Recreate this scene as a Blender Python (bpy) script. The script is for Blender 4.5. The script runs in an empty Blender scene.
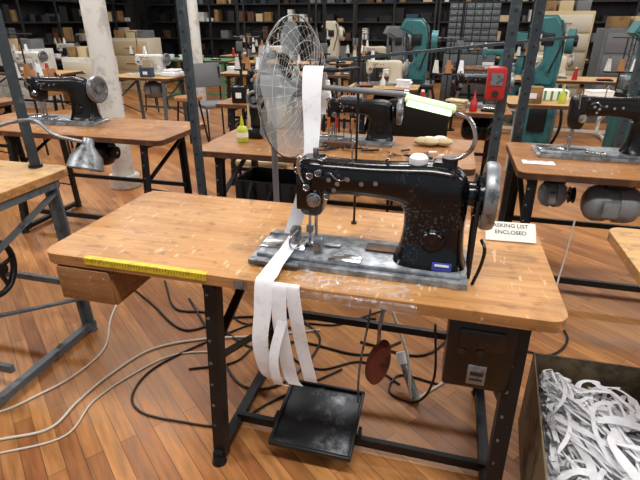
import bpy, bmesh, math, random
from mathutils import Vector, Matrix, Euler
random.seed(7)
RZ=math.radians(-14.7)
E1=Vector((math.cos(RZ),math.sin(RZ),0)); E2=Vector((-math.sin(RZ),math.cos(RZ),0))
def lin(h):
    h=h.lstrip('#'); o=[]
    for i in (0,2,4):
        c=int(h[i:i+2],16)/255; o.append(c/12.92 if c<=.04045 else ((c+.055)/1.055)**2.4)
    return (*o,1)
# ---------------------------------------------------------------- materials
def newmat(name):
    m=bpy.data.materials.new(name); m.use_nodes=True
    nt=m.node_tree; b=nt.nodes['Principled BSDF']; return m,nt,b
def mat(name,col,rough=.5,metal=0.,col2=None,scale=20,lo=.5,hi=.6,bump=0.,stretch=(1,1,1),rough2=None,emit=0,detail=6,mask=None,mlo=.46,mhi=.64):
    m,nt,b=newmat(name); N=nt.nodes; L=nt.links
    b.inputs['Roughness'].default_value=rough; b.inputs['Metallic'].default_value=metal
    c=lin(col); b.inputs['Base Color'].default_value=c
    tc=N.new('ShaderNodeTexCoord'); mp=N.new('ShaderNodeMapping'); mp.inputs['Scale'].default_value=stretch
    L.new(tc.outputs['Object'],mp.inputs['Vector'])
    nz=N.new('ShaderNodeTexNoise'); nz.inputs['Scale'].default_value=scale; nz.inputs['Detail'].default_value=detail; nz.inputs['Roughness'].default_value=.65
    L.new(mp.outputs['Vector'],nz.inputs['Vector'])
    if col2:
        r=N.new('ShaderNodeMapRange'); r.inputs['From Min'].default_value=lo; r.inputs['From Max'].default_value=hi
        L.new(nz.outputs['Fac'],r.inputs['Value']); fac=r.outputs[0]
        if mask:
            n2=N.new('ShaderNodeTexNoise'); n2.inputs['Scale'].default_value=mask; n2.inputs['Detail'].default_value=3
            L.new(tc.outputs['Object'],n2.inputs['Vector'])
            q=N.new('ShaderNodeMapRange'); q.inputs['From Min'].default_value=mlo; q.inputs['From Max'].default_value=mhi
            L.new(n2.outputs['Fac'],q.inputs['Value'])
            mm=N.new('ShaderNodeMath'); mm.operation='MULTIPLY'; L.new(fac,mm.inputs[0]); L.new(q.outputs[0],mm.inputs[1]); fac=mm.outputs[0]
        mx=N.new('ShaderNodeMix'); mx.data_type='RGBA'
        mx.inputs[6].default_value=c; mx.inputs[7].default_value=lin(col2)
        L.new(fac,mx.inputs[0]); L.new(mx.outputs[2],b.inputs['Base Color'])
        if rough2 is not None:
            r2=N.new('ShaderNodeMapRange'); r2.inputs['To Min'].default_value=rough; r2.inputs['To Max'].default_value=rough2
            L.new(fac,r2.inputs['Value']); L.new(r2.outputs[0],b.inputs['Roughness'])
    if bump:
        bp=N.new('ShaderNodeBump'); bp.inputs['Strength'].default_value=bump; bp.inputs['Distance'].default_value=.005
        L.new(nz.outputs['Fac'],bp.inputs['Height']); L.new(bp.outputs['Normal'],b.inputs['Normal'])
    if emit:
        b.inputs['Emission Color'].default_value=c; b.inputs['Emission Strength'].default_value=emit
    return m
def wood(name,dark,mid,light,rough=.35,stain='4c3220'):
    m,nt,b=newmat(name); N=nt.nodes; L=nt.links
    tc=N.new('ShaderNodeTexCoord')
    def noise(sc,stretch,det=6,dist=0):
        mp=N.new('ShaderNodeMapping'); mp.inputs['Scale'].default_value=stretch
        L.new(tc.outputs['Object'],mp.inputs['Vector'])
        n=N.new('ShaderNodeTexNoise'); n.inputs['Scale'].default_value=sc; n.inputs['Detail'].default_value=det; n.inputs['Distortion'].default_value=dist
        L.new(mp.outputs['Vector'],n.inputs['Vector']); return n
    def mixin(a,fac_n,lo,hi,mxv,col):
        r=N.new('ShaderNodeMapRange'); r.inputs['From Min'].default_value=lo; r.inputs['From Max'].default_value=hi; r.inputs['To Max'].default_value=mxv
        L.new(fac_n.outputs['Fac'],r.inputs['Value'])
        mx=N.new('ShaderNodeMix'); mx.data_type='RGBA'; L.new(r.outputs[0],mx.inputs[0]); L.new(a,mx.inputs[6]); mx.inputs[7].default_value=lin(col); return mx.outputs[2]
    g=noise(9,(.30,5,5),9,1.0)
    cr=N.new('ShaderNodeValToRGB'); L.new(g.outputs['Fac'],cr.inputs['Fac'])
    e=cr.color_ramp.elements; e[0].position=.2; e[0].color=lin(dark); e[1].position=.8; e[1].color=lin(light)
    x=cr.color_ramp.elements.new(.5); x.color=lin(mid)
    o=mixin(cr.outputs['Color'],noise(2.6,(1,1.4,1),8),.46,.72,.65,dark)
    o=mixin(o,noise(4.1,(1,1.4,1),9),.50,.68,.5,light)
    o=mixin(o,noise(24,(.8,1.2,1),7),.58,.68,.4,stain)
    o=mixin(o,noise(5.5,(1,1,1),10),.60,.72,.45,stain)
    o=mixin(o,noise(60,(1,.25,1),4),.64,.70,.45,'ecd6b2')
    L.new(o,b.inputs['Base Color'])
    rr=noise(7,(1,1,1),6); r=N.new('ShaderNodeMapRange'); r.inputs['To Min'].default_value=rough-.12; r.inputs['To Max'].default_value=rough+.25
    L.new(rr.outputs['Fac'],r.inputs['Value']); L.new(r.outputs[0],b.inputs['Roughness'])
    return m
def floor_mat():
    m,nt,b=newmat('floor_boards'); N=nt.nodes; L=nt.links
    tc=N.new('ShaderNodeTexCoord'); mp=N.new('ShaderNodeMapping'); mp.inputs['Rotation'].default_value=(0,0,math.radians(38))
    L.new(tc.outputs['Object'],mp.inputs['Vector'])
    br=N.new('ShaderNodeTexBrick'); L.new(mp.outputs['Vector'],br.inputs['Vector'])
    br.offset=.37; br.inputs['Scale'].default_value=1; br.inputs['Brick Width'].default_value=.95; br.inputs['Row Height'].default_value=.062
    br.inputs['Mortar Size'].default_value=.0012; br.inputs['Mortar Smooth'].default_value=.3
    br.inputs['Color1'].default_value=lin('bf834a'); br.inputs['Color2'].default_value=lin('90572c'); br.inputs['Mortar'].default_value=lin('432512')
    mp2=N.new('ShaderNodeMapping'); mp2.inputs['Scale'].default_value=(1,9,1)
    L.new(mp.outputs['Vector'],mp2.inputs['Vector'])
    nz=N.new('ShaderNodeTexNoise'); nz.inputs['Scale'].default_value=6; nz.inputs['Detail'].default_value=8; L.new(mp2.outputs['Vector'],nz.inputs['Vector'])
    rr=N.new('ShaderNodeMapRange'); rr.inputs['From Min'].default_value=.25; rr.inputs['From Max'].default_value=.75; rr.inputs['To Min'].default_value=.58; rr.inputs['To Max'].default_value=1.3
    L.new(nz.outputs['Fac'],rr.inputs['Value'])
    mu=N.new('ShaderNodeMix'); mu.data_type='RGBA'; mu.blend_type='MULTIPLY'; mu.inputs[0].default_value=1
    L.new(br.outputs['Color'],mu.inputs[6]); L.new(rr.outputs[0],mu.inputs[7])
    n2=N.new('ShaderNodeTexNoise'); n2.inputs['Scale'].default_value=1.6; n2.inputs['Detail'].default_value=7; L.new(tc.outputs['Object'],n2.inputs['Vector'])
    r2=N.new('ShaderNodeMapRange'); r2.inputs['From Min'].default_value=.45; r2.inputs['From Max'].default_value=.7; r2.inputs['To Max'].default_value=.5
    L.new(n2.outputs['Fac'],r2.inputs['Value'])
    m2=N.new('ShaderNodeMix'); m2.data_type='RGBA'; L.new(r2.outputs[0],m2.inputs[0]); L.new(mu.outputs[2],m2.inputs[6]); m2.inputs[7].default_value=lin('bf8b52')
    L.new(m2.outputs[2],b.inputs['Base Color'])
    r3=N.new('ShaderNodeMapRange'); r3.inputs['To Min'].default_value=.25; r3.inputs['To Max'].default_value=.62; L.new(nz.outputs['Fac'],r3.inputs['Value']); L.new(r3.outputs[0],b.inputs['Roughness'])
    bp=N.new('ShaderNodeBump'); bp.inputs['Strength'].default_value=.25; bp.inputs['Distance'].default_value=.003; L.new(br.outputs['Fac'],bp.inputs['Height']); bp.invert=True
    L.new(bp.outputs['Normal'],b.inputs['Normal'])
    return m
M={}
M['floor']=floor_mat()
M['top']=wood('plywood_top','9a6a39','ba8750','cd9f68',.42)
M['top2']=wood('table_top_brown','784f26','99683a','b2814e',.40)
M['top3']=wood('plywood_light','a88050','c69e66','d8b681',.5)
M['edge']=wood('ply_edge','7d5330','b07e4a','c79a62',.5)
M['edge_dark']=mat('edge_dark','4a2f1e',.6,0,'6a4428',8)
M['drawer']=wood('drawer_wood','6e4826','8d6239','a57848',.5)
M['steel']=mat('dark_steel','1b1d20',.42,.4,'4a4d50',60,.6,.7,mask=8)
M['post']=mat('post_steel','39434a',.5,.3,'5a6468',30,.55,.7)
M['grey']=mat('grey_leg_paint','5d6468',.55,.1,'3a3d40',20,.55,.7)
M['motor']=mat('motor_grey_paint','84898c',.5,.1,'5f6467',14,.5,.7)
M['blk']=mat('black_worn_enamel','080a0e',.17,.05,'6b7683',120,.53,.68,rough2=.4,mask=7,mlo=.52,mhi=.80)
M['blkclean']=mat('black_enamel','0c0d10',.25,.1,'2a2e34',60,.55,.7,mask=8)
M['bed']=mat('worn_bed','6a7178',.34,.3,'a5abb1',30,.40,.62,rough2=.36)
M['chrome']=mat('chrome','b9bec4',.22,1.,'7c8288',30)
M['dull']=mat('dull_metal','8a8f94',.42,.7,'5a5f63',25)
M['rubber']=mat('black_rubber','101112',.6)
M['white']=mat('white_paint','d9d9d4',.5,0,'bcbcb6',6)
M['fabric']=mat('white_tape_fabric','e8eaee',.85,0,'dde0e5',30)
M['paper']=mat('paper','e9e7df',.8)
M['ink']=mat('ink','191919',.7)
M['yellow']=mat('yellow_rule','d8c02c',.5,0,'bfa622',50)
M['red']=mat('red_plastic','b02622',.35)
M['orange']=mat('orange_plastic','c8641e',.4)
M['maroon']=mat('maroon_pad','6b2f27',.5,0,'3d1c18',18)
M['teal']=mat('teal_paint','36757a',.45,.1,'1c474b',7,.5,.7)
M['mint']=mat('mint_paint','4d8b5e',.5)
M['beige']=mat('beige','c4b18b',.6)
M['cream']=mat('cream_enamel','cfc8b4',.4)
M['card']=mat('cardboard','8e7148',.85,0,'6f5636',6)
M['bin']=mat('bin_board','6f5f45',.7,0,'4a3e2d',7)
M['glow']=mat('lamp_lens','d2f7c4',.4,emit=1.6)
M['lampgreen']=mat('lamp_case','b0dca0',.4,emit=.25)
M['blue']=mat('blue_label','3848a8',.4)
M['denim']=mat('denim','34435e',.9)
M['bottle']=mat('bottle','b9c23c',.4)
M['cork']=mat('cork','a06d3a',.6)
M['wall']=mat('wall_paint','3f3c38',.8,0,'2d2b28',2)
M['ceil']=mat('ceiling_paint','c9c5ba',.9)
M['shelf']=mat('shelf_dark','1d1f22',.6)
M['cablew']=mat('cable_white','d5d2c6',.55)
M['cableb']=mat('cable_black','111214',.45)
M['pedal']=mat('pedal_metal','24272b',.38,.5,'7b8187',30,.45,.7,mask=6)
M['tube']=mat('fluoro_tube','ffffff',.4,emit=6)
M['screen']=mat('grey_plastic','6b6e72',.45)
m,nt,b=newmat('fan_blade'); b.inputs['Base Color'].default_value=lin('a4acb2'); b.inputs['Roughness'].default_value=.18; b.inputs['Alpha'].default_value=.5; M['blade']=m
m,nt,b=newmat('clear_film'); b.inputs['Base Color'].default_value=lin('d5dde6'); b.inputs['Roughness'].default_value=.1
nz=nt.nodes.new('ShaderNodeTexNoise'); nz.inputs['Scale'].default_value=26; nz.inputs['Detail'].default_value=6; nz.inputs['Distortion'].default_value=1.8
tcn=nt.nodes.new('ShaderNodeTexCoord'); nt.links.new(tcn.outputs['Object'],nz.inputs['Vector'])
r=nt.nodes.new('ShaderNodeMapRange'); r.inputs['From Min'].default_value=.45; r.inputs['From Max'].default_value=.68; r.inputs['To Min'].default_value=.05; r.inputs['To Max'].default_value=.42
nt.links.new(nz.outputs['Fac'],r.inputs['Value']); nt.links.new(r.outputs[0],b.inputs['Alpha']); M['film']=m
# ---------------------------------------------------------------- builder
def catmull(pts,n=8):
    P=[Vector(p) for p in pts]; P=[2*P[0]-P[1]]+P+[2*P[-1]-P[-2]]; out=[]
    for i in range(1,len(P)-2):
        for k in range(n):
            t=k/n; a,b,c,d=P[i-1],P[i],P[i+1],P[i+2]
            out.append(.5*((2*b)+(-a+c)*t+(2*a-5*b+4*c-d)*t*t+(-a+3*b-3*c+d)*t**3))
    out.append(P[-2]); return out
class B:
    def __init__(s,name): s.name=name; s.bm=bmesh.new(); s.mats=[]; s.M=Matrix.Identity(4)
    def mi(s,k):
        if k not in s.mats: s.mats.append(k)
        return s.mats.index(k)
    def add(s,t,k,Mx=None,smooth=True,ang=38):
        bmesh.ops.recalc_face_normals(t,faces=t.faces)
        i=s.mi(k)
        for f in t.faces: f.material_index=i; f.smooth=smooth
        for e in t.edges:
            if len(e.link_faces)==2 and e.calc_face_angle(0)>math.radians(ang): e.smooth=False
        if Mx is not None: t.transform(Mx)
        t.transform(s.M)
        me=bpy.data.meshes.new('t'); t.to_mesh(me); s.bm.from_mesh(me); bpy.data.meshes.remove(me); t.free()
    def box(s,c,d,k,rot=(0,0,0),bev=0.,seg=2):
        t=bmesh.new(); bmesh.ops.create_cube(t,size=1); t.transform(Matrix.Diagonal((*d,1)))
        if bev: bmesh.ops.bevel(t,geom=t.edges[:],offset=min(bev,min(d)*.45),segments=seg,affect='EDGES',profile=.5)
        s.add(t,k,Matrix.Translation(c)@Euler(rot).to_matrix().to_4x4())
    def bar(s,p1,p2,w,h,k):
        p1=Vector(p1);p2=Vector(p2); d=p2-p1; L=d.length
        t=bmesh.new(); bmesh.ops.create_cube(t,size=1); t.transform(Matrix.Diagonal((w,h,L,1)))
        z=d.normalized(); x=Vector((1,0,0)) if abs(z.x)<.9 else Vector((0,1,0))
        y=z.cross(x).normalized(); x=y.cross(z)
        R=Matrix((x,y,z)).transposed().to_4x4()
        s.add(t,k,Matrix.Translation((p1+p2)/2)@R)
    def cyl(s,p1,p2,r,k,r2=None,seg=20,bev=0):
        p1=Vector(p1);p2=Vector(p2); d=p2-p1
        t=bmesh.new(); bmesh.ops.create_cone(t,cap_ends=True,segments=seg,radius1=r,radius2=r if r2 is None else r2,depth=d.length)
        if bev: bmesh.ops.bevel(t,geom=[e for e in t.edges if e.calc_face_angle(0)>1],offset=bev,segments=2,affect='EDGES')
        s.add(t,k,Matrix.Translation((p1+p2)/2)@d.to_track_quat('Z','Y').to_matrix().to_4x4())
    def sph(s,c,r,k,sc=(1,1,1),seg=18):
        t=bmesh.new(); bmesh.ops.create_uvsphere(t,u_segments=seg,v_segments=seg//2,radius=r); t.transform(Matrix.Diagonal((*sc,1)))
        s.add(t,k,Matrix.Translation(c))
    def lathe(s,c,ax,prof,k,seg=28):
        t=bmesh.new(); rings=[]
        for (r,h) in prof: rings.append([t.verts.new((r*math.cos(2*math.pi*i/seg),r*math.sin(2*math.pi*i/seg),h)) for i in range(seg)])
        for a,b2 in zip(rings,rings[1:]):
            for i in range(seg): t.faces.new((a[i],a[(i+1)%seg],b2[(i+1)%seg],b2[i]))
        bmesh.ops.remove_doubles(t,verts=t.verts,dist=1e-5)
        s.add(t,k,Matrix.Translation(c)@Vector(ax).to_track_quat('Z','Y').to_matrix().to_4x4())
    def prism(s,prof,y0,y1,k,bev=0.,seg=3,Mx=None):
        t=bmesh.new()
        a=[t.verts.new((x,y0,z)) for x,z in prof]; b2=[t.verts.new((x,y1,z)) for x,z in prof]; n=len(prof)
        t.faces.new(a); t.faces.new(b2[::-1])
        for i in range(n): t.faces.new((a[i],a[(i+1)%n],b2[(i+1)%n],b2[i]))
        bmesh.ops.recalc_face_normals(t,faces=t.faces)
        if bev:
            es=[e for e in t.edges if abs(e.verts[0].co.y-e.verts[1].co.y)<1e-6]
            bmesh.ops.bevel(t,geom=es,offset=bev,segments=seg,affect='EDGES',clamp_overlap=True)
        s.add(t,k,Mx,ang=50)
    def loft(s,secs,yc,k,p=3.2,seg=28,n=5):
        # secs: (cx,cz,nx,nz,half,halfdepth) sections of a casting whose spine lies in the xz plane
        A1=catmull([(a[0],a[1],0) for a in secs],n); A2=catmull([(a[2],a[3],0) for a in secs],n); A3=catmull([(a[4],a[5],0) for a in secs],n)
        t=bmesh.new(); rings=[]
        for c,nn,h in zip(A1,A2,A3):
            nn=nn.normalized(); row=[]
            for j in range(seg):
                a=2*math.pi*j/seg; ca,sa=math.cos(a),math.sin(a)
                u=math.copysign(abs(ca)**(2/p),ca)*h.x; w=math.copysign(abs(sa)**(2/p),sa)*h.y
                row.append(t.verts.new((c.x+nn.x*u,yc+w,c.y+nn.y*u)))
            rings.append(row)
        for a,b2 in zip(rings,rings[1:]):
            for j in range(seg): t.faces.new((a[j],a[(j+1)%seg],b2[(j+1)%seg],b2[j]))
        t.faces.new(rings[0][::-1]); t.faces.new(rings[-1]); s.add(t,k,ang=60)
    def tube(s,pts,r,k,seg=8,n=8,smooth=True):
        P=catmull(pts,n) if smooth else [Vector(p) for p in pts]
        t=bmesh.new(); rings=[]; prev=None
        for i,p in enumerate(P):
            d=(P[min(i+1,len(P)-1)]-P[max(i-1,0)]).normalized()
            if prev is None: x=d.orthogonal().normalized()
            else: x=(prev-d*prev.dot(d)); x=x.normalized() if x.length>1e-6 else d.orthogonal().normalized()
            prev=x; y=d.cross(x)
            rings.append([t.verts.new(p+r*(math.cos(2*math.pi*j/seg)*x+math.sin(2*math.pi*j/seg)*y)) for j in range(seg)])
        for a,b2 in zip(rings,rings[1:]):
            for j in range(seg): t.faces.new((a[j],a[(j+1)%seg],b2[(j+1)%seg],b2[j]))
        t.faces.new(rings[0][::-1]); t.faces.new(rings[-1])
        s.add(t,k,ang=70)
    def ribbon(s,pts,wv,k,n=8,th=.0012):
        P=catmull(pts,n); Wv=catmull(wv,n); t=bmesh.new()
        rows=[]
        for i,p in enumerate(P):
            d=(P[min(i+1,len(P)-1)]-P[max(i-1,0)]).normalized(); w=Wv[i]; nn=d.cross(w).normalized()*th/2
            rows.append([t.verts.new(p-w/2-nn),t.verts.new(p+w/2-nn),t.verts.new(p+w/2+nn),t.verts.new(p-w/2+nn)])
        for a,b2 in zip(rows,rows[1:]):
            for j in range(4): t.faces.new((a[j],a[(j+1)%4],b2[(j+1)%4],b2[j]))
        t.faces.new(rows[0][::-1]); t.faces.new(rows[-1])
        s.add(t,k,ang=60)
    def ring(s,c,ax,R,r,k,seg=40,rs=6):
        q=Vector(ax).to_track_quat('Z','Y'); pts=[Vector(c)+q@Vector((R*math.cos(2*math.pi*i/seg),R*math.sin(2*math.pi*i/seg),0)) for i in range(seg+1)]
        s.tube(pts,r,k,seg=rs,smooth=False)
    def done(s,loc=(0,0,0),rz=0.):
        me=bpy.data.meshes.new(s.name); s.bm.to_mesh(me); s.bm.free()
        for k in s.mats: me.materials.append(M[k])
        o=bpy.data.objects.new(s.name,me); bpy.context.scene.collection.objects.link(o)
        o.location=loc; o.rotation_euler=(0,0,rz); return o
def at(o,s,t,z=0):
    v=Vector((o[0],o[1],0))+E1*s+E2*t; return (v.x,v.y,z)
# ---------------------------------------------------------------- generic pieces
def tabletop(b,L,D,z,kt,ke,th=.035,r=.05):
    prof=[]
    for cx,cy,a0 in ((L-r,D-r,0),(r,D-r,90),(r,r,180),(L-r,r,270)):
        for i in range(7):
            a=math.radians(a0+i*15); prof.append((cx+r*math.cos(a),cy+r*math.sin(a)))
    for (z0,z1,k) in ((z-th,z-.004,ke),(z-.004,z,kt)):
        t=bmesh.new(); lo=[t.verts.new((x,y,z0)) for x,y in prof]; hi=[t.verts.new((x,y,z1)) for x,y in prof]; n=len(prof)
        t.faces.new(hi); t.faces.new(lo[::-1])
        for i in range(n): t.faces.new((lo[i],lo[(i+1)%n],hi[(i+1)%n],hi[i]))
        b.add(t,k,ang=50)
def legframe(b,x,D,z,k,f0=-.04,sgn=1):
    yb=D-.1
    b.bar((x,.05,z),(x,f0+.02,.02),.045,.012,k); b.bar((x+sgn*.02,.06,z),(x+sgn*.02,f0+.03,.02),.010,.04,k)
    b.bar((x,yb,z),(x,yb+.02,.02),.045,.012,k); b.bar((x+sgn*.02,yb-.01,z),(x+sgn*.02,yb+.01,.02),.010,.04,k)
    b.bar((x,f0+.0,.035),(x,yb+.04,.035),.035,.03,k)
    b.bar((x,.03,z-.02),(x,yb+.02,z-.02),.04,.03,k)
    b.bar((x,.03,.42),(x,yb,.20),.03,.01,k)
    b.bar((x,.05,z-.25),(x,yb,z-.06),.03,.01,k)
    for yy in (f0+.01,yb+.02): b.cyl((x,yy,0),(x,yy,.03),.028,k,r2=.02,seg=14)
    for i in range(7):
        zz=z-.06-i*.085; yy=.05+(f0+.02-.05)*(z-zz)/z
        b.cyl((x-.012,yy-.008,zz),(x-.012,yy-.0,zz),.006,'dull',seg=8)
def table(name,o,L,D,z=.76,kt='top2',ke='edge_dark',kl='steel',li=.5,ri=.1,extras=None,bar_t=.12,bar_z=.12):
    b=B(name); tabletop(b,L,D,z,kt,ke)
    zt=z-.036
    legframe(b,li,D,zt,kl,sgn=1); legframe(b,L-ri,D,zt,kl,sgn=-1)
    b.bar((li,bar_t,bar_z),(L-ri,bar_t,bar_z),.02,.035,kl); b.bar((li,D-.12,.3),(L-ri,D-.12,.3),.02,.03,kl)
    if extras: extras(b)
    return b.done((o[0],o[1],0),RZ)
def machine_geo(b,kb='blk',kbed='bed',detail=True):
    b.prism([(0,0),(.66,0),(.66,.014),(.655,.018),(.01,.018),(0,.014)],.0,.23,kbed)
    b.box((.33,.115,.024),(.62,.19,.014),kbed,bev=.005)
    b.box((.09,.115,.033),(.15,.11,.006),'chrome',bev=.002)
    b.box((.30,.045,.033),(.10,.05,.006),'chrome',bev=.002)
    b.box((.23,.13,.036),(.08,.04,.006),'dull',bev=.002)
    z0=.03
    # casting: pillar sweeping over into the arm
    b.loft([(.546,z0+.0,1,0,.108,.082),(.547,z0+.022,1,0,.100,.070),(.549,z0+.06,1,.02,.092,.060),(.550,z0+.11,1,.06,.088,.056),(.550,z0+.155,.99,.14,.089,.055),(.547,z0+.192,.95,.32,.094,.055),(.536,z0+.220,.82,.57,.100,.055),(.508,z0+.234,.60,.80,.078,.054),(.468,z0+.238,.32,.95,.062,.053),(.42,z0+.239,.10,1,.054,.051),(.36,z0+.240,0,1,.050,.050),(.29,z0+.240,0,1,.050,.050),(.235,z0+.238,0,1,.053,.052),(.20,z0+.236,0,1,.056,.053)],.115,kb)
    # head
    b.loft([(.182,z0+.118,1,0,.026,.034),(.182,z0+.128,1,0,.034,.042),(.182,z0+.16,1,0,.041,.050),(.183,z0+.21,1,0,.045,.055),(.183,z0+.25,1,0,.046,.056),(.184,z0+.278,1,0,.044,.054),(.185,z0+.292,1,0,.034,.042)],.115,kb,p=4)
    b.lathe((.55,.058,z0+.085),(0,-1,0),[(0,.012),(.028,.012),(.034,.006),(.036,-.004),(.0,-.004)],kb)
    b.cyl((.635,.115,z0+.215),(.70,.115,z0+.215),.033,kb,seg=24)
    b.lathe((.685,.115,z0+.215),(1,0,0),[(.0,-.004),(.03,-.004),(.034,.004),(.066,.006),(.07,-.012),(.092,-.012),(.096,-.004),(.096,.012),(.092,.022),(.076,.024),(.07,.016),(.034,.014),(.03,.026),(.012,.03),(0,.03)],'dull' if detail else kb)
    b.lathe((.662,.115,z0+.215),(1,0,0),[(.03,-.012),(.062,-.012),(.054,0),(.062,.012),(.03,.012)],kb)
    b.cyl((.17,.115,z0+.01),(.17,.115,z0+.13),.0045,'chrome',seg=10); b.cyl((.185,.135,z0+.01),(.185,.135,z0+.13),.006,'chrome',seg=10)
    b.box((.173,.118,z0+.014),(.03,.05,.008),'chrome',bev=.002)
    b.box((.17,.115,z0+.06),(.02,.02,.025),'dull',bev=.003)
    b.cyl((.185,.135,z0+.28),(.185,.135,z0+.315),.009,'chrome',seg=12)
    b.box((.168,.058,z0+.205),(.045,.010,.12),kb,bev=.004)
    b.tube([(.17,.05,z0+.235),(.165,.035,z0+.26),(.16,.03,z0+.30),(.168,.03,z0+.315)],.004,'chrome')
    b.lathe((.20,.058,z0+.18),(0,-1,0),[(0,0),(.02,0),(.022,.006),(.012,.01),(.02,.014),(.018,.02),(.008,.02),(.008,.035),(0,.035)],'chrome',seg=16)
    for (x,z) in ((.245,.245),(.27,.235),(.30,.25),(.26,.215),(.34,.24),(.38,.245)):
        b.cyl((x,.070,z0+z),(x,.052,z0+z),.007,'chrome',seg=10)
    b.tube([(.225,.058,z0+.255),(.25,.038,z0+.27),(.275,.040,z0+.25),(.30,.056,z0+.25)],.002,'chrome',seg=5)
    b.tube([(.19,.165,z0+.16),(.18,.20,z0+.13),(.16,.20,z0+.11)],.005,'chrome')
    b.tube([(.30,.115,z0+.285),(.30,.115,z0+.33),(.305,.115,z0+.345)],.003,'chrome')
    b.tube([(.40,.115,z0+.285),(.40,.11,z0+.30),(.41,.10,z0+.305)],.003,'chrome')
def machine(name,o,s,t,ztab,kb='blk',kbed='bed',rz=0,scale=1.):
    b=B(name); machine_geo(b,kb,kbed); b.bm.transform(Matrix.Scale(scale,4))
    return b.done(at(o,s,t,ztab+.001),RZ+rz)
def stand(name,o,s,t,z,h=.55,cones=3,kc=('white','cork','fabric')):
    b=B(name)
    b.cyl((0,0,0),(0,0,.012),.03,'dull',seg=16); b.cyl((0,0,0),(0,0,h),.006,'steel',seg=10)
    b.cyl((-.13,0,h*.45),(.13,0,h*.45),.006,'steel',seg=8); b.cyl((-.13,0,h),(.13,0,h),.005,'steel',seg=8)
    for i in range(cones):
        x=-.11+i*.11; b.cyl((x,0,h*.45),(x,0,h*.45+.012),.035,'steel',seg=14)
        b.cyl((x,0,h*.45+.012),(x,0,h*.45+.12),.03,kc[i%3],r2=.016,seg=16); b.cyl((x,0,h*.45+.12),(x,0,h*.45+.15),.003,'chrome',seg=6)
    return b.done(at(o,s,t,z+.001),RZ)
def motor_geo(b,c,k='dull',r=.10,L=.26):
    x,y,z=c
    b.lathe((x-L/2,y,z),(1,0,0),[(0,0),(r*.5,0),(r*.85,.02),(r,.05),(r,L*.4),(r*.9,L*.42),(r*.9,L*.56),(r,L*.58),(r,L-.05),(r*.9,L-.02),(r*.6,L),(0,L)],k,seg=30)
    b.box((x-L*.1,y-r,z),(L*.3,.05,r*.9),k,bev=.012)
    b.cyl((x+L/2,y,z),(x+L/2+.05,y,z),.012,'chrome'); b.lathe((x+L/2+.02,y,z),(1,0,0),[(0,0),(.045,0),(.035,.012),(.045,.024),(0,.024)],'steel')
    b.box((x,y,z+r+.02),(.10,.08,.06),'steel',bev=.008)
def under_motor(name,o,s,t,ztop,k='dull',r=.1,L=.26):
    b=B(name); motor_geo(b,(0,0,-r-.05),k,r,L)
    return b.done(at(o,s,t,ztop-.037),RZ)
# ---------------------------------------------------------------- room
def slab(name,c,d,k,rz=RZ):
    b=B(name); b.box((0,0,0),d,k); return b.done(c,rz)
def rp(p,q,z): v=E1*p+E2*q; return (v.x,v.y,z)
slab('floor',rp(0,5.5,-.05),(18,17,.1),'floor')
slab('wall_back',rp(0,13.55,1.75),(18,.1,3.5),'wall')
slab('wall_left',rp(-9.05,5.5,1.75),(.1,17,3.5),'wall')
slab('wall_right',rp(9.05,5.5,1.75),(.1,17,3.5),'wall')
slab('ceiling',rp(0,5.5,3.55),(18,17,.1),'ceil')
slab('baseboard_back',rp(0,13.49,.08),(17.9,.03,.16),'shelf')
# ---------------------------------------------------------------- main table
A=(-.923,1.386); ML,MD,MZ=1.607,.645,.76
def main_extra(b):
    b.box((.15,.16,.655),(.21,.30,.135),'drawer',bev=.004)
    b.box((.15,.004,.655),(.20,.012,.12),'drawer',bev=.003)
    b.box((.15,.16,.722),(.23,.30,.01),'edge_dark')
table('sewing_table',A,ML,MD,MZ,'top','edge','steel',li=.585,ri=.10,extras=main_extra,bar_t=.15,bar_z=.045)
b=B('measuring_tape')
b.box((.215,0,0),(.43,.002,.021),'yellow')
b.box((.215,.009,.0115),(.43,.02,.0015),'yellow')
for i in range(43): b.box((i*.01+.005,-.0013,.005-(0 if i%5 else .002)),(.0012,.0006,.008 if i%5 else .012),'ink')
b.done(at(A,.17,-.0015,.7495),RZ)
def film(name,w,d,loc,dz=.006,drop=True,rz=RZ):
    b=B(name); t=bmesh.new(); nx,ny=26,14; g=[]
    for j in range(ny+1):
        row=[]
        for i in range(nx+1):
            x=(i/nx-.5)*w*(1+.12*math.sin(j*1.1)); y=(j/ny)*d*(1+.15*math.sin(i*.8)); z=.002+random.random()*dz
            if drop and j<3: y=-.004-random.random()*.004; z=-(3-j)*.012
            row.append(t.verts.new((x,y,z)))
        g.append(row)
    for j in range(ny):
        for i in range(nx): t.faces.new((g[j][i],g[j][i+1],g[j+1][i+1],g[j+1][i]))
    b.add(t,'film'); return b.done(loc,rz)
film('clear_plastic_film',.34,.085,at(A,1.04,.0,MZ),.007)
b=B('steel_brackets')
b.box((0,0,0),(.05,.003,.026),'steel'); b.box((-.16,0,0),(.04,.003,.026),'dull'); b.done(at(A,.87,-.003,.742),RZ)
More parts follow.
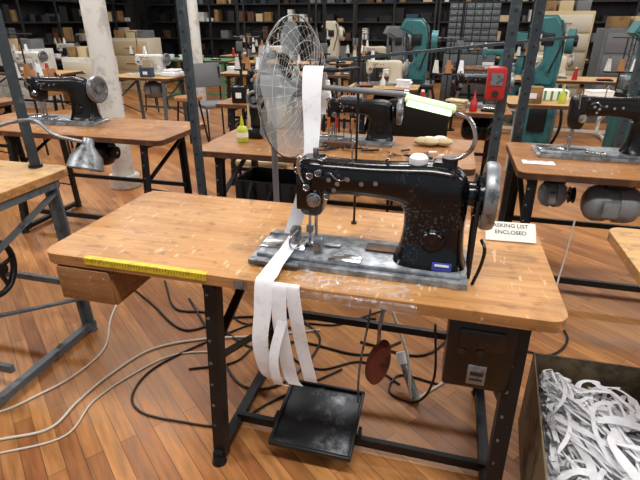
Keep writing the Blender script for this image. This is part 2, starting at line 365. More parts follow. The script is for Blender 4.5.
# main machine
b=B('sewing_machine'); machine_geo(b)
b.box((.585,.038,.045),(.055,.003,.026),'blue',bev=.001,rot=(-.12,0,0)); b.box((.585,.0362,.05),(.04,.002,.006),'paper',rot=(-.12,0,0))
b.lathe((.49,.115,.312),(0,0,1),[(0,0),(.022,0),(.026,.006),(.026,.03),(.018,.038),(0,.038)],'fabric')
b.box((.555,.115,.318),(.05,.05,.04),'blkclean',bev=.006)
b.tube([(.662,.053,.245),(.662,.055,.15),(.664,.07,.02),(.664,.08,-.0)],.006,'rubber',n=4)
b.tube([(.662,.177,.245),(.662,.17,.15),(.664,.15,.02),(.664,.14,-.0)],.006,'rubber',n=4)
b.tube([(.675,.04,.0),(.69,.04,.06),(.695,.045,.11),(.685,.07,.13)],.005,'blkclean')
b.box((.09,-.004,.02),(.16,.03,.008),'dull',bev=.003)
b.box((.40,.14,.036),(.10,.05,.004),'edge_dark')
for (x,y,z) in ((.155,.05,.30),(.19,.05,.285),(.215,.05,.295),(.24,.055,.225),(.18,.05,.25)):
    b.cyl((x,y+.018,z),(x,y-.006,z),.006,'dull',seg=10); b.ring((x,y-.008,z),(0,1,0),.009,.0018,'chrome',seg=14,rs=5)
b.tube([(.145,.07,.10),(.125,.05,.075),(.13,.04,.05),(.155,.06,.045)],.003,'chrome'); b.box((.13,.09,.075),(.03,.04,.05),'dull',bev=.006)
b.box((.21,.07,.06),(.03,.03,.045),'dull',bev=.005); b.cyl((.21,.05,.06),(.21,.04,.06),.010,'chrome',seg=12)
b.done(at(A,.695,.10,MZ+.001),RZ)
b=B('gooseneck_lamp')
b.cyl((0,0,0),(0,0,.03),.022,'steel',seg=18)
b.tube([(0,0,.02),(.035,-.01,.04),(.055,-.02,.07),(.055,-.02,.105),(.035,-.02,.14),(.0,-.02,.155)],.006,'chrome')
b.M=Matrix.Translation((-.068,-.02,.172))@Euler((math.radians(18),math.radians(11),0)).to_matrix().to_4x4()
b.box((0,0,.004),(.135,.032,.014),'lampgreen',bev=.006,seg=3); b.box((0,-.003,-.007),(.12,.026,.010),'glow',bev=.003); b.box((0,-.0165,.002),(.115,.004,.008),'glow',bev=.001); b.M=Matrix.Identity(4)
b.done(at(A,.695+.575,.10+.115,MZ+.318),RZ)
b=B('tape_guide_stand')
b.cyl((0,0,0),(0,0,.006),.011,'steel',seg=18); b.cyl((0,0,0),(0,0,.64),.0045,'steel',seg=10)
b.cyl((-.13,-.1,.50),(.16,-.1,.485),.009,'screen',seg=14); b.cyl((0,0,.495),(0,-.1,.495),.007,'steel',seg=10)
b.cyl((.16,-.1,.485),(.175,-.1,.484),.014,'chrome',seg=12)
b.cyl((-.17,-.1,.55),(-.05,-.1,.55),.006,'steel'); b.cyl((-.05,-.1,.55),(0,0,.55),.006,'steel')
b.done(at(A,.955,.50,MZ+.001),RZ)
b=B('elastic_tape')
b.ribbon([(.83,.43,1.17),(.83,.425,1.24),(.832,.41,1.31),(.834,.385,1.322),(.836,.36,1.30),(.838,.34,1.23),(.842,.33,1.16),(.845,.30,1.07),(.835,.265,.97),(.815,.235,.88),(.80,.215,.825)],
 [(.064,0,0)]*5+[(.060,0,.0),(.05,.02,0),(.038,.03,0),(.04,.025,0),(.045,.01,0),(.045,0,0)],'fabric')
b.ribbon([(.815,.22,.815),(.81,.15,.803),(.80,.07,.790),(.795,.02,.778),(.79,-.012,.765),(.79,-.035,.68),(.785,-.055,.58),(.80,-.05,.48),(.82,-.03,.435)],
 [(.045,0,0),(.045,0,0),(.048,0,0),(.055,0,0),(.055,0,0),(.05,.01,0),(.045,.01,0),(.045,.01,0),(.045,.01,0)],'fabric')
b.ribbon([(.835,.0,.768),(.837,-.016,.755),(.84,-.03,.66),(.855,-.035,.55),(.87,-.03,.45),(.885,-.03,.425)],[(.045,0,0)]*6,'fabric')
b.ribbon([(.875,-.0,.768),(.877,-.014,.755),(.89,-.022,.66),(.905,-.02,.56),(.925,-.022,.47),(.93,-.02,.44)],[(.042,0,0)]*6,'fabric')
b.ribbon([(.85,-.035,.66),(.83,-.065,.55),(.84,-.068,.46),(.855,-.05,.435)],[(.03,0,0)]*4,'fabric')
o=b.done((A[0],A[1],0),RZ)
b=B('motor_switch_box'); b.box((0,0,0),(.18,.10,.225),'blkclean',bev=.008); b.box((0,-.052,-.06),(.05,.004,.065),'dull',bev=.002)
b.box((0,-.0545,-.055),(.035,.002,.012),'ink'); b.box((0,-.0545,-.075),(.035,.002,.006),'ink'); b.box((.0,-.055,.06),(.12,.01,.06),'blkclean',bev=.004)
b.cyl((-.05,-.05,.02),(-.05,-.062,.02),.010,'rubber',seg=14); b.cyl((.0,-.05,.02),(.0,-.062,.02),.010,'rubber',seg=14)
b.cyl((-.06,0,-.11),(-.06,0,-.14),.014,'dull',seg=12)
b.done(at(A,1.405,.055,.611),RZ)
b=B('treadle_pedal')
b.M=Matrix.Translation((0,0,.095))@Euler((math.radians(9),0,0)).to_matrix().to_4x4()
b.box((0,0,0),(.295,.285,.014),'pedal',bev=.006)
for (c,d) in (((0,.14,.008),(.30,.012,.018)),((0,-.14,.006),(.30,.012,.022)),((-.145,0,.008),(.012,.28,.016)),((.145,0,.008),(.012,.28,.016))): b.box(c,d,'steel',bev=.003)
b.M=Matrix.Identity(4)
for x in (-.16,.16): b.box((x,-.02,.07),(.012,.04,.05),'steel',bev=.003)
b.done(at(A,.905,.17,0),RZ)
b=B('pitman_rod'); b.tube([(0,0,.14),(.0,.0,.3),(.02,.05,.5),(.02,.1,.6)],.004,'dull',smooth=True); b.done(at(A,1.04,.24,0),RZ)
b=B('knee_lifter')
b.tube([(0,.10,.724),(0,.03,.66),(-.005,.0,.60),(-.005,0,.50)],.006,'dull')
b.M=Matrix.Translation((.0,-.012,.475))@Euler((0,math.radians(12),math.radians(18))).to_matrix().to_4x4()@Euler((math.radians(90),0,0)).to_matrix().to_4x4()
t=bmesh.new(); bmesh.ops.create_cone(t,cap_ends=True,segments=32,radius1=.052,radius2=.045,depth=.024); t.transform(Matrix.Diagonal((.70,1.65,1,1))); b.add(t,'maroon')
b.M=Matrix.Identity(4); b.done(at(A,1.125,.085,0),RZ)
under_motor('clutch_motor',A,1.14,.40,MZ,'blkclean',.095,.24)
def sign(name,loc,w,h,lines,tilt=0,rz=RZ,size=.02):
    b=B(name); b.box((0,0,0),(w,h,.003),'paper'); o=b.done(loc,rz); o.rotation_euler=(tilt,0,rz)
    for i,l in enumerate(lines):
        c=bpy.data.curves.new('sign_text','FONT'); c.body=l; c.size=size; c.align_x='CENTER'; c.extrude=.0003
        to=bpy.data.objects.new('text_%d'%(i+1),c); bpy.context.scene.collection.objects.link(to); c.materials.append(M['ink'])
        to.parent=o; to.location=(0,h/2-size*1.05-i*size*1.25,.0022)
sign('table_sign',at(A,1.505,.50,MZ+.0275),.165,.075,['ASKING LIST','ENCLOSED'],math.radians(38),RZ+.06,.021)
# ---------------------------------------------------------------- left foreground table
LT=at((-1.13,2.08),-1.5,-.66); LZ=.85
table('work_table',LT,1.5,.66,LZ,'top3','edge','grey',li=.4,ri=.03)
b=B('articulated_lamp')
b.cyl((-.55,0,0),(-.55,0,.03),.04,'steel'); b.cyl((-.55,0,0),(-.55,0,.17),.01,'steel')
b.tube([(-.55,0,.16),(-.25,.0,.23),(-.12,-.02,.18),(.02,-.03,.16)],.007,'dull')
b.M=Matrix.Translation((.02,-.03,.09))@Euler((math.radians(-25),math.radians(0),0)).to_matrix().to_4x4()
b.lathe((0,0,0),(0,0,1),[(.0,.085),(.020,.085),(.025,.055),(.060,.01),(.072,-.04),(.067,-.04),(.054,.008),(.0,.03)],'dull',seg=30)
b.sph((0,0,-.008),.038,'white'); b.M=Matrix.Identity(4)
b.done(at(LT,1.71,.53,LZ+.001),RZ)
b=B('dark_upright_pole'); b.cyl((0,0,0),(0,0,.012),.03,'steel'); b.bar((0,0,0),(0,0,.75),.03,.03,'post'); b.done(at(LT,1.35,.61,LZ+.001),RZ)
b=B('tool_tray'); b.box((0,0,.02),(.22,.12,.04),'steel',bev=.008); b.box((.02,0,.05),(.1,.06,.03),'blkclean',bev=.01); b.cyl((-.06,0,.04),(-.06,0,.10),.018,'cork'); b.done(at(LT,1.17,.38,LZ+.001),RZ)
under_motor('clutch_motor',LT,1.12,.34,LZ,'blkclean',.10,.26)
b=B('flywheel'); b.ring((0,0,0),(1,.3,0),.11,.014,'steel'); 
for i in range(5): a=i*1.256; b.bar((0,0,0),(-.03*math.cos(a),.10*math.cos(a),.10*math.sin(a)),.014,.014,'steel')
b.cyl((-.03,0,0),(.03,0,0),.025,'steel'); b.bar((0,0,0),(0,.02,.30),.02,.02,'steel'); b.done(at(LT,1.36,.28,.50),RZ)
# ---------------------------------------------------------------- clutter helper
def clutter(o,s0,s1,t0,t1,z,n=5,seed=1):
    rs=random.Random(seed)
    for i in range(n):
        s=s0+(i+rs.uniform(.35,.65))/n*(s1-s0); t=rs.uniform(t0,t1); k=rs.choice(['box','cone','cloth','bottle','tray','box','cloth'])
        if k=='box':
            b=B('parts_box'); w,d,h=rs.uniform(.1,.2),rs.uniform(.08,.13),rs.uniform(.05,.14); c=rs.choice(['card','beige','screen','blkclean','paper','denim','grey'])
            b.box((0,0,h/2),(w,d,h),c,bev=.004); b.box((0,0,h),(w*1.03,d*1.03,.012),c,bev=.003); b.box((0,-d/2-.002,h*.5),(w*.4,.003,h*.35),'paper')
        elif k=='cone':
            b=B('thread_cone'); b.cyl((0,0,0),(0,0,.14),.035,rs.choice(['fabric','red','denim','cork','blkclean']),r2=.018); b.cyl((0,0,.14),(0,0,.155),.014,'paper')
        elif k=='cloth':
            b=B('fabric_bundle')
            c=rs.choice(['fabric','denim','fabric','beige','rubber'])
            for j in range(4): b.box((rs.uniform(-.02,.02),rs.uniform(-.01,.01),.012+j*.022),(.17,.11,.022),c,bev=.01,rot=(0,0,rs.uniform(-.3,.3)))
        elif k=='bottle':
            b=B('oil_can'); b.lathe((0,0,0),(0,0,1),[(0,0),(.03,0),(.032,.01),(.03,.07),(.012,.10),(.004,.17),(0,.17)],rs.choice(['bottle','red','dull','white']))
        else:
            b=B('tool_tray'); b.box((0,0,.01),(.18,.11,.02),'steel',bev=.004)
            for j in range(4): b.cyl((-.07,-.03+j*.02,.025),(.06,-.04+j*.022,.027),.007,rs.choice(['orange','chrome','cork','red']),seg=8)
        b.done(at(o,s,t,z+.001),RZ+rs.uniform(-.3,.3))
# ---------------------------------------------------------------- L2
L2=at((-1.01,2.96),-1.75,0)
table('sewing_table',L2,1.75,.62,.76,'top2','edge_dark',li=.5,ri=.16)
machine('sewing_machine',L2,.36,.26,.76,'blkclean','bed',scale=1.)
stand('thread_stand',L2,.30,.55,.76,.6)
under_motor('clutch_motor',L2,1.0,.3,.76,'blkclean')
# ---------------------------------------------------------------- C
C=(-.75,2.73)
table('sewing_table',C,1.6,.68,.76,'top2','edge_dark',li=.14,ri=.12)
machine('sewing_machine',C,.60,.36,.76,'blkclean','bed',scale=.8)
stand('thread_stand',C,.55,.62,.76,.5)
b=B('oil_bottle'); b.lathe((0,0,0),(0,0,1),[(0,0),(.033,0),(.035,.008),(.035,.075),(.028,.09),(.012,.10),(.012,.115),(.004,.16),(0,.16)],'bottle'); b.cyl((0,0,.03),(0,0,.06),.0355,'paper'); b.done(at(C,.20,.28,.761),RZ)
b=B('buttonhole_machine'); b.box((0,0,.03),(.12,.20,.06),'blkclean',bev=.012); b.prism([(-.05,.05),(.05,.05),(.045,.25),(.03,.33),(-.02,.34),(-.05,.30)],-.03,.05,'blkclean',bev=.015); b.ring((.0,-.05,.24),(0,1,0),.045,.012,'dull',seg=24); b.cyl((0,-.08,.24),(0,.0,.24),.02,'dull'); b.sph((-.0,.02,.36),.03,'cork'); b.done(at(C,.24,.46,.761),RZ)
b=B('tool_pile')
for i in range(26):
    x=random.uniform(0,.75);y=random.uniform(0,.16);a=random.uniform(0,3.1);l=random.uniform(.04,.12)
    b.cyl((x,y,.012),(x+l*math.cos(a),y+l*math.sin(a)*.6,.014),random.uniform(.004,.009),random.choice(['dull','blkclean','fabric','cork','steel','steel']),seg=8)
b.done(at(C,.66,.10,.761),RZ)
b=B('upright_screwdrivers')
for i in range(4): b.cyl((i*.045,0,0),(i*.047,0,.11),.004,'chrome',seg=8); b.cyl((i*.047,0,.11),(i*.048,0,.17),.009,['orange','red','steel','cork'][i],seg=10)
b.box((.07,0,.015),(.2,.05,.03),'edge_dark',bev=.004); b.done(at(C,.75,.30,.761),RZ)
b=B('rag_pile')
for i in range(6): b.sph((random.uniform(0,.15),random.uniform(0,.1),.025),.045,'beige' if i%2 else 'fabric',(1.2,.9,.55),12)
b.done(at(C,1.28,.42,.763),RZ)
b=B('pedestal_fan')
n=Vector((.90,-.43,0)).normalized(); cz=1.15; c=Vector((0,0,cz)); R=.325
q=n.to_track_quat('Z','Y')
for rr,h in ((.06,.09),(.14,.082),(.22,.066),(.28,.04)):
    b.ring(c+n*h,n,rr,.0008,'white'); b.ring(c-n*h,n,rr,.0008,'white')
b.ring(c,n,R,.004,'dull',seg=56)
for i in range(36):
    a=2*math.pi*i/36; u=q@Vector((math.cos(a),math.sin(a),0))
    for sg in (1,-1): b.tube([c+u*.03+n*sg*.09,c+u*.18+n*sg*.075,c+u*.27+n*sg*.045,c+u*R],.0006,'white',seg=4,n=3)
b.cyl(c+n*.088,c+n*.096,.05,'screen'); b.cyl(c-n*.20,c-n*.06,.055,'screen',r2=.065); b.cyl(c-n*.05,c+n*.03,.04,'screen')
for kk in range(5):
    t=bmesh.new(); rows=[]
    for i in range(9):
        r=.035+i/8*.275; row=[]
        hw=.38+.34*math.sin(min(1,i/6)*math.pi/2)
        if i>6: hw*=1-(i-6)*.10
        for j in range(7):
            f=(j/6-.5)*2; a=kk*math.pi*.4+f*hw+.5*i/8
            row.append(t.verts.new(c+q@Vector((r*math.cos(a),r*math.sin(a),f*.045))))
        rows.append(row)
    for a_,b_ in zip(rows,rows[1:]):
        for j in range(6): t.faces.new((a_[j],a_[j+1],b_[j+1],b_[j]))
    b.add(t,'blade')
pc=c-n*.13
b.cyl((pc.x,pc.y,.02),(pc.x,pc.y,cz),.016,'screen'); b.lathe((pc.x,pc.y,0),(0,0,1),[(0,0),(.16,0),(.16,.02),(.06,.04),(.025,.06),(0,.06)],'screen')
b.done((-.12,2.36,0),0)
b=B('black_storage_crate')
b.box((0,0,.26),(.42,.30,.02),'rubber')
for (c_,d_) in (((0,-.15,.40),(.42,.015,.30)),((0,.15,.40),(.42,.015,.30)),((-.21,0,.40),(.015,.3,.30)),((.21,0,.40),(.015,.3,.30))): b.box(c_,d_,'rubber',bev=.004)
for i in range(5): b.box((-.16+i*.08,-.16,.40),(.015,.01,.28),'blkclean')
b.tube([(-.1,-.15,.54),(-.1,-.22,.45),(-.04,-.21,.3),(.03,-.17,.5)],.012,'rubber')
for x in (-.18,.18):
    for y in (-.13,.13): b.bar((x,y,0),(x,y,.26),.02,.02,'steel')
b.done(at(C,.40,.30,0),RZ)
# ---------------------------------------------------------------- R
Rr=(1.00,2.29)
table('sewing_table',Rr,1.7,.68,.76,'top2','edge_dark',li=.08,ri=.3)
machine('sewing_machine',Rr,.13,.32,.76,'blkclean','bed',scale=1.0)
stand('thread_stand',Rr,.95,.58,.76,.5)
under_motor('clutch_motor',Rr,.50,.16,.76,'motor',.095,.26)
under_motor('gear_motor',Rr,.22,.20,.76,'motor',.075,.13)
sign('table_label',at(Rr,.12,.20,.763),.16,.07,['ASKING LIST'],0,RZ,.02)
# ---------------------------------------------------------------- RE
RE=at((1.06,1.60),0,-.66)
table('work_table',RE,1.4,.66,.76,'top3','edge','steel',li=.5,ri=.2)
# ---------------------------------------------------------------- bin with scraps
b=B('scrap_bin')
TO=[(.79,1.40),(1.27,1.28),(1.10,.72),(.60,.86)]; cx=sum(p[0] for p in TO)/4; cy=sum(p[1] for p in TO)/4
t=bmesh.new(); H=.34
def ringv(f,z): return [t.verts.new((cx+(x-cx)*f,cy+(y-cy)*f,z)) for x,y in TO]
r0=ringv(.99,0.0); r1=ringv(1.0,H); r2=ringv(.98,H); r3=ringv(.96,.012)
for a_,b_ in ((r0,r1),(r1,r2),(r2,r3)):
    for i in range(4): t.faces.new((a_[i],a_[(i+1)%4],b_[(i+1)%4],b_[i]))
t.faces.new(r0[::-1]); t.faces.new(r3)
b.add(t,'bin',smooth=False)
b.done()
b=B('fabric_scraps')
t=bmesh.new(); bmesh.ops.create_grid(t,x_segments=24,y_segments=24,size=.5)
for v in t.verts:
    u_,w_=v.co.x,v.co.y; v.co=Vector((cx+u_*.46+w_*.14,cy-.11*u_+w_*.50,.12+.04*random.random()+.06*math.cos(u_*3)*math.cos(w_*3)))
b.add(t,'fabric')
for i in range(210):
    u_,w_=random.uniform(-.45,.45),random.uniform(-.45,.45)
    x=cx+u_*.44+w_*.14; y=cy-.11*u_+w_*.48; z=.165+i*.00050+.05*math.cos(u_*3)*math.cos(w_*3)
    a=random.uniform(0,6.28); l=random.uniform(.035,.06); pts=[]; ws=[]; wd=random.choice([.009,.013,.016,.018,.024])
    cu=random.choice([-1,1])*random.uniform(.1,.75)
    px,py=x,y; ph=random.uniform(0,6)
    for k in range(9):
        dx,dy=px-cx,py-cy
        ww=dy/.49; uu=(dx-ww*.14)/.44
        if abs(ww)>.46 or abs(uu)>.45: a+=1.8
        ww=max(-.455,min(.455,ww)); uu=max(-.445,min(.445,uu)); px=cx+uu*.44+ww*.14; py=cy-.11*uu+ww*.49
        pts.append((px,py,z+.016*math.sin(k*.9+ph)))
        ws.append((-math.sin(a)*wd,math.cos(a)*wd,.5*wd*math.sin(k*.7+ph))); a+=cu; px+=math.cos(a)*l; py+=math.sin(a)*l
    b.ribbon(pts,ws,'fabric',n=4,th=.0008)
b.done()
# ---------------------------------------------------------------- posts
def post(name,x,y,w,k='post',z1=2.6,rz=RZ):
    b=B(name); b.box((0,0,z1/2),(w,w,z1),k); b.box((0,0,.01),(w*2.0,w*2.0,.02),k)
    for i in range(22): b.cyl((0,-w/2-.002,.5+i*.09),(0,-w/2+.002,.5+i*.09),.008,'ink',seg=8)
    return b.done((x,y,0),rz)
post('strut_post',-.69,2.62,.038)
post('strut_post',.83,2.22,.042)
post('strut_post',1.28,3.05,.055)
post('strut_post',2.3,3.6,.05)
b=B('overhead_rail'); b.bar((-.0,0,0),(1.75,0,0),.03,.02,'post'); 
for i in range(9): b.bar((.1+i*.18,0,0),(.1+i*.18,0,-.03),.01,.01,'steel')
o=b.done((.02,3.42,1.20),math.radians(3)); o.rotation_euler=(0,math.radians(-5),math.radians(3))
b=B('red_control_box'); b.box((0,0,0),(.08,.06,.14),'red',bev=.012); b.box((0,-.032,.02),(.05,.006,.05),'dull'); b.cyl((0,-.03,-.04),(0,-.045,-.04),.014,'ink'); b.done((.775,2.17,1.20),RZ)
b=B('column'); b.cyl((0,0,0),(0,0,3.5),.10,'white',seg=32); b.cyl((0,0,0),(0,0,.12),.14,'white',seg=32,bev=.01); b.done((-1.88,4.35,0))
b=B('column'); b.cyl((0,0,0),(0,0,3.5),.08,'white',seg=24); b.cyl((0,0,0),(0,0,.1),.11,'white',seg=24); b.done((-1.95,8.0,0))
# ---------------------------------------------------------------- background rows
sd=[20]
def station(o,L=1.4,D=.6,kt='top2',kl='steel',mk='blkclean',name='sewing_table',ms=.45,st=True,z=.76,nc=4):
    table(name,o,L,D,z,kt,'edge_dark',kl,li=.15,ri=.12)
    if mk:
        machine('sewing_machine',o,ms,.25,z,mk,'bed' if mk!='white' else 'white',scale=.85)
        under_motor('clutch_motor',o,ms+.35,.3,z,random.choice(['blkclean','motor','teal']),.1,.26)
    if st: stand('thread_stand',o,ms+.05,.5,z,.55)
    sd[0]+=1; clutter(o,.08,L-.08,.09,.14,z,nc,sd[0])
station((-.98,4.45),1.5,.62,ms=.1)
station((-2.95,6.75),1.0,.62,'top3','grey','white',ms=.2,nc=1)
b=B('folded_cloth'); b.box((0,0,.03),(.22,.25,.06),'fabric',bev=.02); b.box((.01,0,.075),(.18,.2,.03),'fabric',bev=.012); b.done(at((-2.95,6.75),.88,.3,.762),RZ)
station((-3.3,9.9),1.6,.7,'mint','mint',None,name='green_bench',st=False)
station((-2.2,11.0),1.6,.7,'top3','mint','blkclean')
station((-1.5,7.2),1.4,.6,'top3','steel','blkclean')
station((-1.7,9.2),1.6,.6,'top3','steel','white')
station((-.1,7.0),1.2,.6,'top2','steel','blkclean')
station((.15,9.0),1.5,.6,'top3','steel','cream')
station((.55,4.15),1.05,.6,'top2','steel','blkclean',nc=6)
station((1.73,4.45),1.7,.55,'top3','white','blkclean',ms=.95,nc=6)
station((2.2,6.5),1.7,.6,'top3','white','cream')
station((2.0,8.0),1.7,.6,'top2','steel','teal')
station((-4.6,4.6),1.6,.6,'top2','steel','blkclean')
station((-5.2,7.4),1.5,.6,'top3','steel','white')
station((-6,10.2),1.7,.6,'top3','steel','white')
station((3.6,10.2),1.7,.6,'top3','steel','white')
station((.3,5.6),.8,.5,'top3','white','cream',ms=.05,nc=3)
def teal(x,y,s=1.,rz=0,k='teal',name='industrial_press'):
    b=B(name)
    b.box((0,0,.33),(.30,.36,.66),k,bev=.03); b.box((0,-.05,.72),(.40,.5,.06),'steel',bev=.02)
    b.prism([(-.14,.75),(.09,.75),(.10,1.1),(.08,1.36),(0,1.45),(-.2,1.45),(-.26,1.34),(-.09,1.25),(-.07,1.0),(-.14,.92)],-.10,.10,k,bev=.03)
    b.cyl((.12,0,1.2),(.19,0,1.2),.12,k,seg=28); b.cyl((.19,0,1.2),(.22,0,1.2),.05,'steel'); b.cyl((-.19,0,.98),(-.19,0,1.34),.022,'chrome')
    b.box((-.05,-.11,1.22),(.12,.03,.12),'steel',bev=.01); b.box((-.19,-.02,.85),(.12,.14,.14),'dull',bev=.02)
    b.box((0,-.2,.42),(.18,.03,.25),'steel',bev=.01); b.tube([(.16,-.1,.1),(.24,-.2,.4),(.16,-.2,.8)],.015,'rubber'); b.tube([(.05,-.1,1.4),(.1,-.2,1.2),(.02,-.18,.9)],.01,'rubber')
    b.cyl((0,-.28,.1),(0,-.28,.14),.03,'steel'); b.box((0,-.30,.05),(.2,.2,.03),'steel')
    b.bm.transform(Matrix.Scale(s,4)); return b.done((x,y,0),RZ+rz)
teal(1.22,6.15,1.02); teal(2.55,5.55,1.04,-.3); teal(3.45,5.3,1.,.3,'teal'); teal(.3,10.5,1,0,'cream'); teal(1.25,8.1,.95,.5,'screen'); teal(3.05,7.55,.9,.2,'teal')
b=B('parts_drawer_cabinet'); b.box((0,0,.45),(.9,.45,.9),'grey',bev=.01); b.box((0,0,1.32),(.86,.4,.84),'steel')
for i in range(6):
    for j in range(8):
        b.box((-.355+i*.142,-.205,.96+j*.103),(.128,.02,.088),'grey',bev=.004); b.box((-.355+i*.142,-.218,.955+j*.103),(.05,.012,.014),'chrome')
b.done((2.75,9.3,0),RZ)
def cabinet(x,y,w,h,k,kd,rows,name='storage_cabinet'):
    b=B(name); b.box((0,0,h/2),(w,.5,h),k,bev=.01)
    for j in range(rows):
        zz=.08+(j+.5)*(h-.12)/rows; b.box((0,-.255,zz),(w*.92,.02,(h-.12)/rows*.88),kd,bev=.004); b.box((0,-.27,zz),(w*.25,.015,.015),'chrome')
    for i in range(3): b.box((-w*.3+i*w*.3,0,h+.08),(w*.24,.3,.16),['card','beige','screen'][i],bev=.006)
    b.done((x,y,0),RZ)
cabinet(4.7,7.6,1.0,1.35,'grey','screen',4); cabinet(6.0,7.3,1.0,1.5,'screen','grey',5); cabinet(4.2,9.0,.9,1.6,'beige','cream',5); cabinet(-4.2,11.6,1.,1.1,'cream','beige',3)
cabinet(3.95,4.4,.6,1.0,'screen','grey',3); cabinet(-5.4,9.1,1.,1.0,'white','white',3); cabinet(-3.9,8.5,.7,.9,'white','cream',2)
b=B('striped_box'); b.box((0,0,.045),(.42,.2,.09),'paper',bev=.004)
for i in range(7): b.box((-.18+i*.06,-.101,.045),(.02,.003,.086),'mint')
b.done(at((1.73,4.45),.35,.38,.762),RZ)
def stool(x,y):
    b=B('stool'); b.cyl((0,0,.58),(0,0,.62),.17,'cork',seg=28,bev=.01); b.ring((0,0,.25),(0,0,1),.18,.01,'steel',seg=28)
    for i in range(4):
        a=i*math.pi/2+.4; b.cyl((.12*math.cos(a),.12*math.sin(a),.58),(.2*math.cos(a),.2*math.sin(a),0),.012,'steel',seg=8)
    b.done((x,y,0))
for p in ((-1.6,5.9),(-.9,8.3),(.9,5.0),(-2.9,8.6),(.6,8.2),(2.2,7.55)): stool(*p)
def chair(x,y,rz,k='beige'):
    b=B('chair'); b.box((0,0,.45),(.42,.42,.05),k,bev=.02); b.box((0,.20,.80),(.42,.03,.30),k,bev=.012,rot=(math.radians(-8),0,0))
    for sx in (-.18,.18):
        b.cyl((sx,-.18,0),(sx,-.18,.44),.012,'steel',seg=8); b.cyl((sx,.18,0),(sx,.19,.9),.012,'steel',seg=8)
    b.done((x,y,0),rz)
chair(-.42,3.72,RZ+.1); chair(-1.4,6.4,.6,'screen'); chair(.5,6.45,-.5,'rubber'); chair(2.9,3.7,0,'beige'); chair(.75,3.6,2.9,'rubber'); chair(-3,5.6,1.2,'cork')
def shelving(p0,L,q,h=2.5,seed=1,rz=RZ,loc=None):
    random.seed(seed); b=B('storage_shelving'); n=int(L/1.0)
    for i in range(n+1):
        for y in (0,.42): b.box((i*L/n,y,h/2),(.05,.04,h),'shelf')
    levels=[.1,.55,1.0,1.42,1.85,2.3]
    for z in levels: b.box((L/2,.21,z),(L,.46,.03),'shelf')
    b.box((L/2,.43,h/2),(L,.01,h),'shelf')
    for z in levels:
        x=.08
        while x<L-.25:
            w=random.uniform(.08,.35); hh=random.uniform(.08,.32)
            if random.random()<.8:
                k=random.choice(['card','shelf','steel','grey','beige','white','screen','edge_dark','steel','rubber','rubber','steel','denim'])
                if random.random()<.3: b.cyl((x+w/2,.15,z+.016),(x+w/2,.15,z+.016+hh*.7),min(w,.2)*.45,k,seg=14)
                else: b.box((x+w/2,.18,z+.016+hh/2),(w*.92,.3,hh),k)
            x+=w+random.uniform(.01,.06)
    b.done(loc or rp(p0,q,0),rz)
shelving(-8.5,8,12.95,seed=3); shelving(-.4,8.5,12.95,seed=5)
shelving(0,9,0,seed=8,rz=RZ+math.pi/2,loc=rp(-8.5,3.6,0))
for i,(x,y) in enumerate([(-1.05,6.6),(.05,6.1),(.55,7.9),(-2.3,9.5),(1.9,6.9),(-.2,9.7),(2.9,7.1)]):
    b=B('power_drop_pole'); b.cyl((0,0,0),(0,0,3.49),.02,'steel',seg=12); b.box((0,0,1.15),(.08,.06,.12),'grey',bev=.01); b.cyl((0,0,0),(0,0,.02),.06,'steel'); b.done((x,y,0))
# ---------------------------------------------------------------- cables
def cable(pts,k,r=.005):
    b=B('power_cable'); b.tube([(x,y,max(z,r+.0005)) for x,y,z in [(p if len(p)==3 else (*p,0)) for p in pts]],r,k,seg=7); b.done()
cable([(-1.45,1.24),(-1.22,1.30),(-1.057,1.355),(-1.013,1.50),(-.947,1.66),(-.82,1.84),(-.60,1.92),(-.3,1.95),(0,2.0)],'cablew',.0055)
cable([(-1.5,1.4),(-1.31,1.44),(-1.197,1.54),(-1.105,1.66),(-1.05,1.85),(-1.12,2.10),(-1.15,2.3)],'cablew')
cable([(-1.35,1.2),(-1.18,1.24),(-.98,1.32),(-.95,1.50),(-.85,1.66),(-.7,1.8),(-.5,1.83)],'cablew',.004)
cable([(-.3,2.1),(-.59,1.88),(-.766,1.70),(-.80,1.54),(-.73,1.44),(-.56,1.39),(-.36,1.37),(-.2,1.5),(.1,1.7)],'cableb')
cable([(-1.2,2.5),(-.95,2.25),(-.7,2.0),(-.5,2.1),(-.3,2.12),(0,2.1),(.3,2.1)],'cableb',.006)
cable([(-.95,2.5),(-.8,2.2),(-.6,2.15),(-.45,1.95),(-.3,1.85),(-.1,1.9),(.2,1.8),(.4,1.9)],'cableb',.006)
cable([(-.5,2.4),(-.45,2.1),(-.25,2.0),(-.15,1.8),(0,1.7),(.2,1.75),(.35,1.6)],'cableb',.005)
cable([(-.6,1.7),(-.4,1.75),(-.3,1.9),(-.1,2.05),(.1,2.05),(.4,2.2),(.8,2.3)],'cableb',.005)
cable([(-.75,2.3),(-.55,1.95),(-.35,1.6),(-.15,1.62),(.0,1.9),(-.1,2.1)],'cableb',.006)
cable([(.30,1.7,.35),(.36,1.55,.2),(.38,1.5,.03),(.46,1.55),(.62,1.7),(.7,2.0)],'cablew',.006)
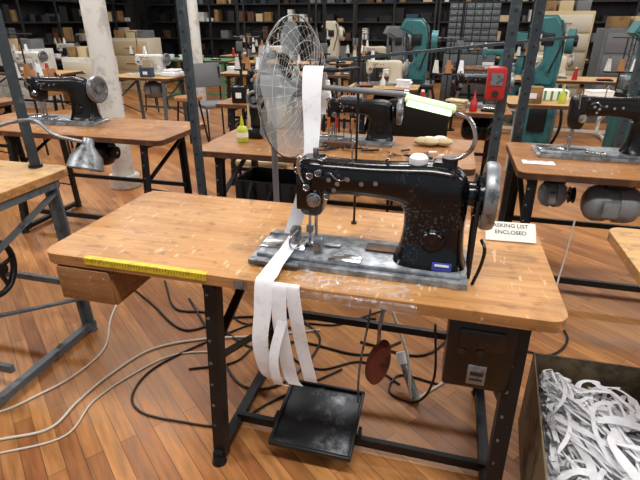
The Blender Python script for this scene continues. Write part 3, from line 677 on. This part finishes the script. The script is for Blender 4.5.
cable([(.42,1.42,.45),(.44,1.42,.2),(.40,1.48,.02),(.30,1.55),(.36,1.66),(.52,1.6)],'cableb',.005)
cable([(.2,1.9),(.5,1.8),(.8,2.1),(1.1,2.2),(1.3,2.5),(1.6,2.5)],'cableb',.006)
cable([(1.0,2.0),(1.2,2.15),(1.25,1.95),(1.1,1.8),(.9,1.85),(.7,1.7)],'cableb',.006)
cable([(1.35,2.3,.5),(1.33,2.28,.2),(1.25,2.2,.02),(1.1,2.3),(.9,2.5)],'cablew',.005)
b=B('cable_plug'); b.cyl((.40,1.50,.02),(.36,1.60,.12),.018,'dull'); b.cyl((.36,1.60,.12),(.35,1.63,.16),.025,'fabric'); b.done()
# ---------------------------------------------------------------- lights
def fixture(p,q,e):
    b=B('ceiling_light_fixture'); b.box((0,0,.06),(1.5,.22,.06),'white',bev=.01)
    for y in (-.06,.06): b.cyl((-.7,y,.015),(.7,y,.015),.018,'tube',seg=10)
    o=b.done(rp(p,q,3.0),RZ)
    l=bpy.data.lights.new('fluorescent_light','AREA'); l.shape='RECTANGLE'; l.size=1.5; l.size_y=.3; l.energy=e; l.color=(1,.985,.96)
    lo=bpy.data.objects.new('fluorescent_light',l); lo.parent=o; lo.location=(0,0,-.03); bpy.context.scene.collection.objects.link(lo)
for p in (-6,-3,0,3,6):
    for q in (.6,3.4,6.2,9,11.6): fixture(p,q,48 if q<5 else (36 if q<8 else 26))
w=bpy.data.worlds.new('World'); bpy.context.scene.world=w; w.use_nodes=True
w.node_tree.nodes['Background'].inputs[0].default_value=(.85,.92,1,1); w.node_tree.nodes['Background'].inputs[1].default_value=.4
# ---------------------------------------------------------------- camera
cd=bpy.data.cameras.new('Camera'); cam=bpy.data.objects.new('Camera',cd); bpy.context.scene.collection.objects.link(cam)
cam.location=(0,0,1.45); cam.rotation_euler=(math.radians(65),0,0); cd.sensor_width=36; cd.lens=470/640*36; cd.clip_start=.05
bpy.context.scene.camera=cam
bpy.context.scene.view_settings.view_transform='Standard'
